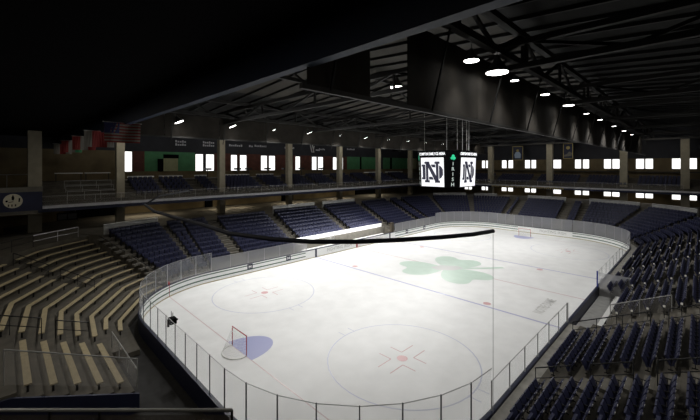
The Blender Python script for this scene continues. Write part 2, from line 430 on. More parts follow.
terrace(lambda d: [(-HX-d, 4.0), (-HX-d, -1.6)], 'bleacher_stand', 'brown concrete bleacher block at lower left behind the near goal', nr=7, k0=2, d0=BD0, z0=BZ0, rise=BR, back=12, zc=2.8, front=False, RUN=BRUN)
# end wall of the lower-left block
b = MB(); b.prism([(-41.4, 0), (-31.75, 0), (-31.75, .85), (-36.2, 2.7), (-41.4, 2.75)], .12, 'fascia', Matrix.Translation((0, -1.62, 0)) @ Matrix.Rotation(PI/2, 4, 'X'))
tag(b.build('end_wall'), 'dark navy end wall below the lower left bleacher block', 'wall')

# ------------------------------------------------------------------ seats
proto = thing('stadium_seat', 'x', 'seat')
SW = .51
b = MB()
prof = [(-.01,.41),(.04,.59),(.10,.77),(.17,.90)]           # curved back, local +y points away from the ice
for i in range(3):
    y0, z0 = prof[i]; y1, z1 = prof[i+1]; w0 = SW/2-.03; w1 = w0-(.03 if i == 2 else 0)
    vs = [(-w0,y0,z0),(w0,y0,z0),(w1,y1,z1),(-w1,y1,z1),(-w0,y0+.07,z0),(w0,y0+.07,z0),(w1,y1+.05,z1),(-w1,y1+.05,z1)]
    b.add(vs, [(0,1,2,3),(7,6,5,4),(0,4,5,1),(1,5,6,2),(2,6,7,3),(3,7,4,0)], 'seat')
kid(proto, b.build('backrest', proto))
b = MB(); mt = Matrix.Translation((0,-.05,.40)) @ Matrix.Rotation(math.radians(-66), 4, 'X')
b.box((-SW/2+.03,-.42,-.035), (SW/2-.04,.02,.03), 'seat', mt); kid(proto, b.build('seat_pan', proto))
b = MB(); b.box((-SW/2-.012,-.16,.0),(-SW/2+.012,.02,.04),'steel'); b.bar((-SW/2,-.06,0),(-SW/2,-.06,.6),.025,.04,'steel')
b.box((-SW/2-.018,-.24,.6),(-SW/2+.018,.06,.63),'steel'); kid(proto, b.build('armrest_stand', proto))
b = MB(); b.box((-.055,.212,.845),(.055,.23,.888),'plate')
kid(proto, tag(b.build('number_plate', proto), 'small white number plate'))

seats = []      # (F, x, y, z, rz, rowk, idx, section)
def row_line(sec, p, q, nrm, z, k, rest):
    L = math.dist(p, q); n = max(1, int((L-.1)/.53))
    rz = math.atan2(nrm[1], nrm[0])-PI/2; off = (L-n*.53)/2
    for i in range(n):
        t = (off+.53*(i+.5))/L; x = p[0]+(q[0]-p[0])*t; y = p[1]+(q[1]-p[1])*t
        F = inview(x, y, z+.6, 12)
        if F: rest.append((F, x, y, z, rz, k, i, sec))
for sec, x0, x1, k0 in (('nearest', -29.5, -18.4, 0), ('second', -17.1, -11.5, 0), ('team bench', -8.2, -2.2, 2), ('third', -1.0, 5.2, 0),
                        ('fourth', 6.4, 12.6, 0), ('fifth', 13.8, 20.6, 0)):
    for k in range(k0, NR):
        d = D0+RUN*k+.47; row_line('right '+sec, (x1, -HY-d), (x0, -HY-d), (0, -1), Z0+RISE*k, k, seats)
for a0, a1 in ((273, 298), (302, 328), (332, 357), (3, 28), (32, 58), (62, 87)):
    cy = -CY if a0 > 180 else CY
    for k in range(NR):
        r = R+D0+RUN*k+.47; n = int(math.radians(a1-a0)*r/.53)
        for i in range(n):
            a = math.radians(a0+(a1-a0)*(i+.5)/n); x, y = CX+r*math.cos(a), cy+r*math.sin(a)
            F = inview(x, y, Z0+RISE*k+.6, 12)
            if F: seats.append((F, x, y, Z0+RISE*k, a-PI/2, k, i, 'corner'))
for y0, y1 in ((5.9, 5.0), (3.8, -3.1), (-4.3, -5.9)):
    for k in range(NR): row_line('far', (HX+D0+RUN*k+.47, y0), (HX+D0+RUN*k+.47, y1), (1, 0), Z0+RISE*k, k, seats)
for x0, x1, k0 in ((20.9, 18.6, 0), (17.4, 10.1, 0), (8.9, 1.1, 2), (-.1, -8.6, 2), (-9.8, -16.9, 0), (-18.1, -21.3, 0)):
    for k in range(k0, NR): row_line('left', (x0, HY+D0+RUN*k+.47), (x1, HY+D0+RUN*k+.47), (0, 1), Z0+RISE*k, k, seats)
for a0, a1 in ((90, 95.2), (98, 116)):
    for k in range(NR):
        r = R+D0+RUN*k+.47; n = max(1, round(math.radians(a1-a0)*r/.54))
        for i in range(n):
            a = math.radians(a0+(a1-a0)*(i+.5)/n); seats.append((80, -CX+r*math.cos(a), CY+r*math.sin(a), Z0+RISE*k, a-PI/2, k, i, 'corner'))
seats.sort(key=lambda s: s[0])
first = True; near = []; rest = []
for s in seats:
    if len(near) < 300 and s[7].startswith('right') and inview(s[1], s[2], s[3]+.6, 0): near.append(s)
    else: rest.append(s)
SECNAME = {'right nearest': 'bottom right block', 'right second': 'block between black handrails',
 'right team bench': 'block above team bench', 'right third': 'block past team bench'}
# count along each row from the low-u end: number within visible row, from the far (upper) end
for n_, s in enumerate(near):
    F, x, y, z_, rz, k, i, sec = s
    o = proto if n_ == 0 else copy_tree(proto)
    o.location = (x, y, z_); o.rotation_euler = (0, 0, rz)
    o['label'] = f"navy folding seat, {ORD[k]} row up, {ORD[i]} from far end, {SECNAME.get(sec, 'right stand')}"
    o['group'] = 'navy folding seats on the right stand'
b = MB()
for s in rest:
    F, x, y, z_, rz, k, i, sec = s
    mt = Matrix.Translation((x, y, z_)) @ Matrix.Rotation(rz, 4, 'Z')
    w = SW/2-.025
    for (y0, z0), (y1, z1) in (((.02,.42),(.07,.68)), ((.07,.68),(.14,.88))):
        vs = [mt @ Vector(v) for v in ((-w,y0,z0),(w,y0,z0),(w,y1,z1),(-w,y1,z1),(-w,y0+.04,z0),(w,y0+.04,z0),(w,y1+.04,z1),(-w,y1+.04,z1))]
        b.add(vs, [(0,1,2,3),(7,6,5,4),(0,4,5,1),(1,5,6,2),(2,6,7,3),(3,7,4,0)], 'seat')
    b.box((-w,-.16,.40),(w,-.06,.80),'seat', mt); b.box((-SW/2-.015,-.14,0),(-SW/2+.015,.06,.62),'steel', mt)
def upper_rows(bm, x0, x1, horizontal=True):
    pass
UP = []
# ---------- upper balcony geometry
BY, BX = 26.8, 42.3
def up_seat(x, y, z_, rz):
    mt = Matrix.Translation((x, y, z_)) @ Matrix.Rotation(rz, 4, 'Z')
    b.box((-.22,.0,.4),(.22,.06,.86),'seat', mt); b.box((-.22,-.16,.38),(.22,-.06,.76),'seat', mt); b.box((-.25,-.12,0),(-.22,.05,.6),'steel', mt)
URUN, URISE, UZ = 1.0, .38, 8.0
def ublocks(spans, put):
    for a, c in spans:
        for k in range(5):
            n = int(abs(c-a)/.55)
            for i in range(n): put(a+(c-a)*(i+.5)/n, k)
LSP = [(-24.6,-21.6),(-20.9,-17.6),(-15.9,-14.2),(-12.4,-6.9),(-5.6,-2.2),(-.6,3.6),(4.8,9.2),(11.2,15.5),(17,21),(23,28),(30,35)]
ublocks(LSP, lambda x, k: up_seat(x, BY+1.9+URUN*k, UZ+URISE*k, 0))
FSP = [(20,13.6),(12.2,5.2),(3.8,-3.6),(-5.0,-11.4),(-12.8,-18.5)]
ublocks(FSP, lambda y, k: up_seat(BX+1.9+URUN*k*.75, y, UZ+URISE*k*.8, -PI/2))
o = b.build('stadium_seats'); tag(o, 'rows of navy folding seats filling the far and left stands and both balconies', 'seats', kind='stuff')

# aisle steps and small glowing markers on posts at the row ends
n_ = 0
for xa, lab in ((13.2, 'third aisle past the team bench'), (5.8, 'second aisle past the team bench'), (-1.6, 'aisle at the far end of the team bench'), (-8.75, 'aisle behind the near end of the team bench')):
    for k in range(8):
        d = D0+RUN*k; z_ = Z0+RISE*k
        y = -HY-d-.55
        if y < -21.2: continue
        if xa in (-1.6, -8.75) and k < 2: continue
        t = thing('aisle_marker', f'small glowing marker, {ORD[k]} row up, {lab}', 'light', (xa-.45, y, z_), 0, 'aisle markers')
        b = MB(); b.box((-.02,-.02,0),(.02,.02,.78),'steel'); b.build('post', t)
        b = MB(); b.cyl((0,0), .055, .80, .90, 'markerE', 10); b.build('marker_head', t)
def aisle(p, dirn, nrm, w, k0, nr, label, z0=Z0, rise=RISE, d0=D0):
    t = thing('aisle_stairs', label, 'stairs')
    for k in range(k0, nr):
        b = MB(); d = d0+RUN*k
        a = Vector((p[0]+nrm[0]*(d+RUN*.5), p[1]+nrm[1]*(d+RUN*.5), z0+rise*k)); c = Vector((p[0]+nrm[0]*(d+RUN), p[1]+nrm[1]*(d+RUN), 0))
        dx, dy = dirn[0]*w/2, dirn[1]*w/2
        vs = [(a.x-dx,a.y-dy,a.z),(a.x+dx,a.y+dy,a.z),(c.x+dx,c.y+dy,a.z),(c.x-dx,c.y-dy,a.z)]
        vs += [(v[0],v[1],a.z+rise*.5) for v in vs]
        b.add(vs, [(0,3,2,1),(4,5,6,7),(0,1,5,4),(1,2,6,5),(2,3,7,6),(3,0,4,7)], 'concrete2')
        b.build('step', t)
for x, lab in ((20.9,'farthest'),(13.2,'third beyond the team bench'),(5.8,'second beyond the team bench'),(-1.6,'at the far end of the team bench'),(-9.2,'beside the tunnel'),(-17.75,'between the two nearest blocks')):
    aisle((x, -HY), (1,0), (0,-1), 1.1, 2 if x in (-1.6,-9.2) else 0, 10, f'concrete aisle stairs on the right stand, {lab}')
for x, lab in ((-17.5,'nearest'),(-9.2,'at the near end of the white box'),(.5,'above the middle of the white box'),(9.5,'at the far end of the white box'),(18,'next to the far corner')):
    aisle((x, HY), (1,0), (0,1), 1.1, 2 if abs(x) < 9 else 0, NR, f'concrete aisle stairs on the left stand, {lab}')
for y, lab in ((4.4,'left'),(-3.7,'right')):
    aisle((HX, y), (0,1), (1,0), 1.1, 0, NR, f'concrete aisle stairs behind the far goal, {lab} one')
for a, cx, cy, lab, z0_, rs in ((96.3,-CX,CY,'through the near left seats',Z0,RISE),(118,-CX,CY,'between bleachers and the near left seats',.95,.35),(30,CX,CY,'low in the far left corner',Z0,RISE),(60,CX,CY,'high in the far left corner',Z0,RISE),(300,CX,-CY,'near side of the far right corner',Z0,RISE),(330,CX,-CY,'far side of the far right corner',Z0,RISE)):
    n = (math.cos(math.radians(a)), math.sin(math.radians(a)))
    aisle((cx+n[0]*R, cy+n[1]*R), (-n[1], n[0]), n, 1.1, 0, NR, f'concrete aisle stairs {lab}', z0_, rs)

# ------------------------------------------------------------------ bleacher benches
def bench(pts, z_, label, group, w=.26):
    t = thing('bleacher_bench', label, 'bench', (pts[0][0], pts[0][1], z_), 0, group)
    o = (pts[0][0], pts[0][1]); P = [(x-o[0], y-o[1]) for x, y in pts]
    b = MB(); N = len(P); L = []; Rr = []
    for i in range(N):
        a = P[max(0,i-1)]; c = P[min(N-1,i+1)]; dx, dy = c[0]-a[0], c[1]-a[1]; l = math.hypot(dx, dy); nx, ny = -dy/l*w/2, dx/l*w/2
        L.append((P[i][0]+nx, P[i][1]+ny)); Rr.append((P[i][0]-nx, P[i][1]-ny))
    vs = [(*p, .43) for p in L]+[(*p, .43) for p in Rr]+[(*p, .37) for p in L]+[(*p, .37) for p in Rr]; fs = []
    for i in range(N-1): fs += [(N+i,N+i+1,i+1,i),(2*N+i,2*N+i+1,3*N+i+1,3*N+i),(i,i+1,2*N+i+1,2*N+i),(3*N+i,3*N+i+1,N+i+1,N+i)]
    fs += [(0,2*N,3*N,N),(N-1,2*N-1,4*N-1,3*N-1)]
    b.add(vs, fs, 'bench'); b.build('plank', t)
    tot = [0]
    for i in range(N-1): tot.append(tot[-1]+math.dist(P[i], P[i+1]))
    n = max(2, int(tot[-1]/2.2)+1)
    for k in range(n):
        s = .25+(tot[-1]-.5)*k/(n-1)
        for i in range(N-1):
            if tot[i] <= s <= tot[i+1]+1e-6:
                f = (s-tot[i])/(tot[i+1]-tot[i]); x = P[i][0]*(1-f)+P[i+1][0]*f; y = P[i][1]*(1-f)+P[i+1][1]*f
                bb = MB(); bb.box((x-.04,y-.04,0),(x+.04,y+.04,.37),'steel'); bb.build('leg', t); break
for k in range(12):
    d = BD0+BRUN*k+.47; r = R+d; z_ = BZ0+BR*k
    V = lambda a: (-CX+r*math.cos(math.radians(a)), CY+r*math.sin(math.radians(a)))
    V2, V3 = V(134), V(165); C_ = lambda f: (V2[0]+(V3[0]-V2[0])*f, V2[1]+(V3[1]-V2[1])*f)
    if k >= 5:
        bench([V(119.5), V(126), V2, C_(.28)], z_, f'long cream bleacher bench beyond the diagonal aisle, {ORD[k]} row up from the ice', 'curved bleacher benches')
        bench([C_(.42), V3, (-HX-d, 5.3)], z_, f'cream bleacher bench left of the diagonal aisle, {ORD[k]} row up from the ice', 'left bleacher benches')
    else:
        bench([V(119.5), V(126), V2, V3, (-HX-d, 6.8 if k < 2 else 5.3)], z_, f'cream bleacher bench bending round the corner, {ORD[k]} row up from the ice', 'curved bleacher benches')
    if 2 <= k <= 6:
        bench([(-HX-d, 4.0), (-HX-d, -1.15)], z_, f'short straight cream bench at the lower left, {ORD[k-2]} counting away from the rink', 'straight bleacher benches')

# ------------------------------------------------------------------ handrails
def handrail(pts, label, h=1.0, m='steel', r=.03, glass=None, mid=True, name='handrail', postr=.022, sp=1.6):
    t = thing(name, label, 'railing', pts[0]); o = Vector(pts[0]); P = [Vector(p)-o for p in pts]
    b = MB(); b.tube([p+Vector((0,0,h)) for p in P], r, m); b.build('top_rail', t)
    if mid: b = MB(); b.tube([p+Vector((0,0,h*.5)) for p in P], r*.7, m, 6); b.build('mid_rail', t)
    for i in range(len(P)-1):
        L = (P[i+1]-P[i]).length; n = max(1, round(L/sp))
        for k in range(n+(1 if i == len(P)-2 else 0)):
            p = P[i].lerp(P[i+1], k/n); b = MB(); b.tube([p, p+Vector((0,0,h))], postr, m, 6); b.build('post', t)
        if glass:
            b = MB(); a = P[i]; c = P[i+1]
            nn = (c-a).cross(Vector((0,0,1))).normalized()*.006
            vs = [a-nn+Vector((0,0,.06)), c-nn+Vector((0,0,.06)), c-nn+Vector((0,0,h-.03)), a-nn+Vector((0,0,h-.03))]
            vs += [v+nn*2 for v in vs]
            b.add(vs, [(0,1,2,3),(7,6,5,4),(0,4,5,1),(1,5,6,2),(2,6,7,3),(3,7,4,0)], glass); b.build('glass_infill', t)
    return t
def rz_(k): return Z0+RISE*k
def raked(x, k0, k1, sgn=-1):
    return [(x, sgn*(HY+D0+RUN*k0+.1), rz_(k0)), (x, sgn*(HY+D0+RUN*(k1)+.1), rz_(k1))]
handrail(raked(-18.2, 0, 2), 'black handrail at the lower end of the first block of right seats, beside the rink')
handrail(raked(-18.2, 3, 5), 'black handrail halfway up the lower aisle of the right stand')
handrail(raked(-18.2, 6, 8), 'black handrail high on the lower aisle at the right edge')
handrail(raked(-11.2, 0, 5), 'long black handrail along the tunnel on the right stand')
handrail(raked(-11.2, 6, 8), 'black handrail above the tunnel at the right edge')
handrail(raked(-8.35, 2, 6), 'pale glass railing between the tunnel and the seats above the team bench', m='rail', glass='railglass', mid=False)
handrail([(-32.8, 4.6, 1.6), (-34.3, 4.6, 2.2)], 'black handrail between the front straight and curved bleacher rows')
handrail([(-34.9, 4.6, 2.5), (-37.4, 4.6, 3.5)], 'black handrail between the rear straight and curved bleacher rows')
handrail([(-31.8, -1.55, 1.05), (-36.4, -1.55, 3.2)], 'glass edge railing sloping up the end of the lower left block', m='rail', glass='railglass', mid=False, h=1.42, sp=6)
handrail([(-31.8, -1.5, 1.05), (-31.8, 3.9, 1.05)], 'glass railing along the front of the lower left bleacher block', m='rail', glass='railglass', mid=False, h=.9)
for a, k0, k1, lab in ((143.5,4,7,'lower'),(143.5,8,11,'upper')):
    n = Vector((math.cos(math.radians(a)), math.sin(math.radians(a)), 0)); c = Vector((-CX, CY, 0))
    P = [c+n*(R+BD0+BRUN*k)+Vector((0,0,BZ0+BR*k)) for k in (k0, k1)]
    handrail([tuple(p) for p in P], f'black handrail on the diagonal bleacher aisle, {lab} one')
n = Vector((math.cos(math.radians(118.8)), math.sin(math.radians(118.8)), 0)); c = Vector((-CX, CY, 0))
for k0, k1, lab in ((1,5,'lower'),(6,10,'upper')):
    handrail([tuple(c+n*(R+BD0+BRUN*k)+Vector((0,0,BZ0+.2+BR*k))) for k in (k0, k1)], f'black handrail between the bleachers and navy seats, {lab} one')
# rail behind the top bleacher row, with its pale part
r = R+BD0+BRUN*12+.15
P = [(-CX+r*math.cos(math.radians(a)), CY+r*math.sin(math.radians(a)), 4.85) for a in (121, 127, 134, 140, 148)]
handrail(P[:3], 'pale topped railing behind the highest bleacher row', m='cap', r=.05, h=.95)
handrail(P[2:], 'black railing behind the highest bleacher row at the left edge', h=.95)

# grey platform fronts at the top of the lower stands
def platform(pts, label):
    t = thing('wheelchair_platform', label, 'platform wall'); 
    b = MB()
    for i in range(len(pts)-1):
        b.bar((*pts[i], ZC+.45), (*pts[i+1], ZC+.45), .12, .9, 'greybox')
    b.build('panel', t)
    b = MB(); b.tube([(*p, ZC+1.0) for p in pts], .04, 'plate'); b.build('cap_rail', t)
def A3(cx, cy, d, a0, a1, n=3): return arc(cx, cy, R+d, a0, a1, n)
dp = DT+.15
platform(A3(-CX, CY, dp, 117, 98, 4), 'pale grey panel wall above the near left navy seats')
platform([(-9.8, HY+dp), (-16.5, HY+dp)] if 0 else [(-8.3, HY+dp), (-.5, HY+dp)], 'pale grey panel wall above the left seats, nearer of two')
platform([(1.2, HY+dp), (8.8, HY+dp)], 'pale grey panel wall above the left seats, farther of two')
platform(A3(CX, CY, dp, 57, 33), 'pale grey panel wall in the far left corner')
platform(A3(CX, CY, dp, 27, 12)[::1], 'pale grey panel wall left of the far goal')
platform([(HX+dp, 3.7), (HX+dp, -3.0)], 'pale grey panel wall above the seats behind the far goal')
platform(A3(CX, -CY, dp, 358, 333), 'pale grey panel wall at the far right corner')
platform(A3(CX, -CY, dp, 327, 303), 'pale grey panel wall at the right end of the far stand')

# ------------------------------------------------------------------ team bench (right) and box (left)
t = thing('team_bench_box', 'bright empty team bench enclosure on the right with white floor and bench', 'team bench', (-9, -HY, 0))
b = MB(); b.box((0,-2.42,0),(10,-.2,.35),'greybox'); b.build('platform', t)
b = MB(); b.box((2.2,-2.4,.35),(10,-2.3,1.6),'greybox'); b.build('back_wall', t)
b = MB(); b.box((.4,-1.75,.75),(9.3,-1.45,.8),'whitewall')
for x in (1,3.5,6,8.7): b.box((x,-1.7,.35),(x+.08,-1.5,.75),'steel')
b.build('bench', t)
b = MB(); b.box((9.9,-2.4,.35),(9.95,-.2,2.4),'glass'); b.box((9.88,-2.45,.35),(9.97,-2.36,2.4),'rail'); b.build('glass_end', t)
t = thing('penalty_box', 'brightly lit white walled box behind the left boards', 'penalty box', (-9.3, HY, 0))
b = MB(); b.box((0,.2,0),(17.6,2.4,.3),'whitewall'); b.build('platform', t)
b = MB(); b.box((0,2.3,.3),(17.6,2.42,2.3),'whitewall'); b.build('back_wall', t)
b = MB(); b.box((.4,1.5,.72),(17.2,1.8,.78),'whitewall')
for i in range(8): b.box((.8+2.2*i,1.55,.3),(.88+2.2*i,1.75,.72),'steel')
b.build('bench', t)
b = MB(); b.box((5.0,.2,.3),(5.04,2.3,2.6),'glassclear'); b.box((5.0,.14,.3),(5.06,.2,2.6),'rail'); b.build('glass_divider', t)
b = MB(); b.box((8.3,HY+.2,0),(8.9,HY+.6,2.6),'doorbrown'); tag(b.build('gate_post'), 'brown gate post at the far end of the white box on the left', 'post')

# ------------------------------------------------------------------ balcony, left and far
t = thing('balcony', 'upper balcony along the left side with navy fascia and pale cap', 'balcony')
xL, xR = -33.9, 47.
b = MB(); b.box((xL, BY, 7.15), (xR, 37.95, 7.5), 'black'); b.build('slab', t)
b = MB(); b.box((xL, BY-.12, 7.05), (BX, BY, 7.42), 'fascia'); tag(b.build('fascia', t), 'navy fascia')
b = MB(); b.box((xL, BY-.16, 7.42), (BX, BY+.5, 7.68), 'cap'); tag(b.build('cap', t), 'pale cap')
b = MB()
b.box((xL, BY+.5, 7.5), (xR, BY+1.4, 7.7), 'tread')
for k in range(5): b.box((xL, BY+1.4+URUN*k, 7.5), (xR, BY+1.4+URUN*(k+1), UZ+URISE*k), 'tread')
b.box((xL, BY+6.4, 7.5), (xR, 37.95, 9.9), 'tread'); b.build('tiers', t)
t = thing('balcony', 'upper balcony across the far end with navy fascia', 'balcony')
b = MB(); b.box((BX, -32, 7.15), (49.85, BY-.2, 7.5), 'black'); b.build('slab', t)
b = MB(); b.box((BX-.12, -32, 7.05), (BX, BY, 7.42), 'fascia'); b.build('fascia', t)
b = MB(); b.box((BX-.16, -32, 7.42), (BX+.5, BY, 7.66), 'cap'); b.build('cap', t)
b = MB(); b.box((BX+.5, -32, 7.5), (BX+1.4, BY, 7.7), 'tread')
for k in range(5): b.box((BX+1.4+.75*k, -32, 7.5), (BX+1.4+.75*(k+1), BY, UZ+URISE*k*.8), 'tread')
b.box((BX+5.15, -32, 7.5), (49.85, BY+11, 9.5), 'tread'); b.build('tiers', t)
# balcony railings in stretches
def stretch(p, q, label): handrail([p, q], label, h=1.0, m='rail', r=.018, glass='railglass', mid=False, name='balcony_railing', postr=.015, sp=2.2)
cuts = [-33.9,-24,-14,-4,6,16,26,36,42]
names_l = ['leftmost stretch, beside the round emblem','stretch before the nearest green wall','stretch by the first pair of bright windows','stretch before the second column','stretch past the third column','stretch left of the scoreboard','stretch close to the scoreboard','stretch ending at the far corner']
for i in range(8): stretch((cuts[i], BY+.1, 7.68), (cuts[i+1]-.05, BY+.1, 7.68), 'grey balcony railing on the left, '+names_l[i])
cf = [26.5,14,3,-8,-18.9]
names_f = ['behind the scoreboard','right of the scoreboard','near the middle of the far side','at the right end']
for i in range(4): stretch((BX+.1, cf[i], 7.66), (BX+.1, cf[i+1]+.05, 7.66), 'grey balcony railing across the far end, '+names_f[i])
# pale row fronts between upper seat blocks
for x0, x1, lab in ((-24.6,-21.4,'left of the nearest green wall'),(-20.8,-17.6,'under the nearest green wall'),(-15.9,-14.1,'under the first window pair'),(-12.4,-6.9,'between the second and third column'),(-5.6,-2.2,'left of the third column'),(21.5,27.5,'left of the scoreboard'),(29,36,'next to the scoreboard')):
    y = BY+5.9; b = MB(); b.box((x0,y,10.25),(x1,y+.08,10.45),'plate')
    for xx in (x0+.05, (x0+x1)/2, x1-.1): b.box((xx,y+.01,9.5),(xx+.05,y+.06,10.25),'steel')
    tag(b.build('drink_rail'), f'pale counter rail behind the upper seats, {lab}', 'counter')
# bleacher block of white railings at far left of balcony
for k in range(3):
    handrail([(-31.2, BY+2.2+1.3*k, 8.0+.55*k), (-26.6, BY+2.2+1.3*k, 8.0+.55*k)], f'pale grey rail on the left end of the balcony, {ORD[k]} from the front', m='rail', r=.03, h=.95, name='balcony_rail', sp=1.5)
for x, lab in ((-31.9,'left'),(-29.0,'right')):
    t = thing('counter_table', f'long pale counter table at the back left of the balcony, {lab} one', 'table', (x, 33.6, 9.9))
    b = MB(); b.box((0,0,.98),(2.7,.5,1.06),'plate'); b.build('table_top', t)
    for xx in (.1,2.5):
        b = MB(); b.box((xx,.2,0),(xx+.08,.28,.98),'steel'); b.build('leg', t)

# near-end upper parapet with round emblem
t = thing('upper_parapet', 'dark navy upper parapet with grey coping at the left edge', 'parapet')
b = MB(); b.box((-49.5, 24.2, 7.55), (-33.6, 24.5, 9.35), 'fascia'); b.build('fascia', t)
b = MB(); b.box((-49.5, 24.1, 9.35), (-33.55, 24.9, 9.8), 'cap' if 0 else 'greydk' if 'greydk' in M else 'concrete2'); b.build('coping', t)
b = MB(); b.box((-49.5, 24.5, 7.2), (-33.9, 38, 7.55), 'concrete'); b.build('slab', t)
t = thing('round_emblem', 'round cream emblem with dark marks on the navy parapet', 'emblem', (-35.65, 24.2, 8.55))
Mx = Matrix.Rotation(PI/2, 4, 'X')
b = MB(); b.prism(arc(0,0,.66,0,360,32)[:-1], .05, 'emblem', Mx); b.build('disc', t)
b = MB()
b.prism([(-.08,.1),(.05,.05),(.1,.3),(.0,.6),(-.1,.35)], .07, 'black', Mx)
b.prism(arc(-.42,.0,.09,0,360,10)[:-1], .07, 'black', Mx)
b.prism([(.36,-.1),(.46,-.1),(.5,.25),(.38,.25)], .07, 'black', Mx)
b.prism([(-.3,-.15),(.05,-.08),(.02,-.02),(-.3,-.08)], .07, 'doorbrown', Mx)
for x in (-.35,-.12,.12): b.prism([(x,-.5),(x+.1,-.5),(x+.1,-.3),(x,-.3)], .07, 'doorbrown', Mx)
b.build('marks', t)
b = MB(); b.tube([(-50,30,10.9),(-34.2,30,10.9)], .04, 'rail'); 
for x in (-46,-40,-36): b.tube([(x,30,7.55),(x,30,10.9)], .03, 'rail', 6)
tag(b.build('background_rail'), 'thin grey rail behind the navy parapet at the left edge', 'railing')

# ------------------------------------------------------------------ columns
for x, lab in ((-33.9,'leftmost, beside the navy parapet'),(-26.2,'with a bright window just right of it'),(-13.5,'second from the left along the balcony'),(-1.5,'third from the left along the balcony'),(10.4,'fourth from the left along the balcony'),(22.0,'fifth from the left, near the scoreboard'),(34.,'farthest, just left of the scoreboard')):
    t = thing('column', f'square beige concrete column, {lab}', 'column', (x, 29.0, 0), 0, 'beige columns along the left balcony')
    w = .55 if x < -30 else .42
    b = MB(); b.box((-w,-w,4.85),(w,w,16.1),'column'); b.build('shaft', t)
    b = MB(); b.box((-w-.08,-w-.08,16.1),(w+.08,w+.08,16.5),'truss'); b.build('capital', t)
for y, lab in ((13.7,'just right of the scoreboard'),(1.3,'between the two hanging banners'),(-10.9,'third from the right edge'),(-19.05,'at the right edge')):
    t = thing('column', f'square beige column on the far side, {lab}', 'column', (44.5, y, 0), 0, 'beige columns across the far end')
    b = MB(); b.box((-.45,-.55,4.85),(.45,.55,16.4),'column'); b.build('shaft', t)
    b = MB(); b.box((-.55,-.65,16.4),(.55,.65,16.8),'truss'); b.build('capital', t)

# ------------------------------------------------------------------ walls, windows
b = MB(); b.box((-50, 38, 0), (52, 38.4, 11.0), 'wallbrown'); struct(b.build('wall_left_lower'))
b = MB(); b.box((-50, 38, 14.0), (52, 38.4, 22), 'walldark'); struct(b.build('wall_left_upper'))
b = MB(); b.box((50, -40, 0), (50.4, 40, 11.2), 'wallbrown'); struct(b.build('wall_far_lower'))
b = MB(); b.box((50, -40, 13.25), (50.4, 40, 24), 'walldark'); struct(b.build('wall_far_upper'))
b = MB(); b.box((-50, -40, 0), (-49.6, 38, 24), 'black'); struct(b.build('wall_back'))
b = MB(); b.box((-50, -40, 0), (52, -39.6, 24), 'black'); struct(b.build('wall_right'))
LW = [(-23.97,-22.84),(-13.71,-12.48),(-11.98,-10.61),(-7.54,-6.4),(-5.82,-4.54),(-1.54,-.24),(.2,1.55),(4.3,5.68),(6.46,7.6),(10.78,12.03),(12.45,13.88),(16.85,17.96),(19.19,19.99)]
wn = 1
def window(a, b_, z0, z1, left=True):
    global wn
    t = bpy.data.objects.new(f'window_{wn}', None); COL.objects.link(t); wn += 1; t['kind'] = 'structure'
    def bx(lo, hi, zz0, zz1, dd0, dd1, m):
        k = MB()
        if left: k.box((lo, 38+dd0, zz0), (hi, 38+dd1, zz1), m)
        else: k.box((50+dd0, lo, zz0), (50+dd1, hi, zz1), m)
        return k
    bx(a, b_, z0, z1, .08, .12, 'winE').build('pane', t)
    f = MB()
    for lo, hi, q0, q1 in ((a-.07,a,z0-.07,z1+.07),(b_,b_+.07,z0-.07,z1+.07),(a,b_,z0-.07,z0),(a,b_,z1,z1+.07)):
        if left: f.box((lo,37.97,q0),(hi,38.14,q1),'doorbrown')
        else: f.box((49.97,lo,q0),(50.14,hi,q1),'doorbrown')
    f.build('window_frame', t)
for i, (a, c) in enumerate(LW): window(a, c, 11.0 if i else 11.0, 13.75 if i else 13.9)
# infill between the left windows
def infill(a, c, m, z0=11.0, z1=14.0, nm='wall_left_panel'):
    b = MB(); b.box((a, 38, z0), (c, 38.3, z1), m); struct(b.build(nm))
edges = [-24.04]+[v for p in LW for v in (p[0]-.07, p[1]+.07)][1:]
def wseg(a, c, m): infill(a, c, m)
wseg(-50, -24.05, 'wallbrown'); wseg(-22.76, -21.2, 'wallred'); wseg(-21.2, -13.79, 'wallgreen')
prev = LW[1][1]+.07
for i in range(2, len(LW)):
    wseg(prev, LW[i][0]-.07, 'wallred' if LW[i][0] > -8 else 'walldark'); prev = LW[i][1]+.07
wseg(prev, 21.3, 'wallred'); wseg(21.3, 25.7, 'wallgreen'); wseg(25.7, 26.3, 'black'); wseg(26.3, 32.5, 'wallgreen'); wseg(32.5, 34.5, 'walldark')
wseg(34.5, 37.5, 'wallgreen'); wseg(37.5, 38.3, 'black'); wseg(38.3, 45.2, 'wallgreen'); wseg(45.2, 52, 'beigepanel')
for i in range(len(LW)):                      # strips above the panes
    infill(LW[i][0]-.07, LW[i][1]+.07, 'walldark', 13.8 if i else 13.97, 14.0)
b = MB(); b.box((-18.6,37.86,11.0),(-16.5,38.0,13.0),'beigepanel'); tag(b.build('beige_screen'), 'pale yellow panel on the green wall at the back left', 'panel')
b = MB(); b.box((-18.6,37.8,13.0),(-16.4,38.0,13.6),'black'); tag(b.build('black_awning'), 'black box above the pale yellow panel', 'panel')
b = MB(); b.box((-19.4,37.7,11.0),(-18.7,38.0,12.9),'black'); tag(b.build('dark_doorway'), 'dark doorway left of the pale yellow panel', 'door')
WLAB = ['left of the first window pair','over the first window pair','between second and third columns','small one between second and third columns','beside the third column','right of the third column','right of the W emblem','above the green wall']
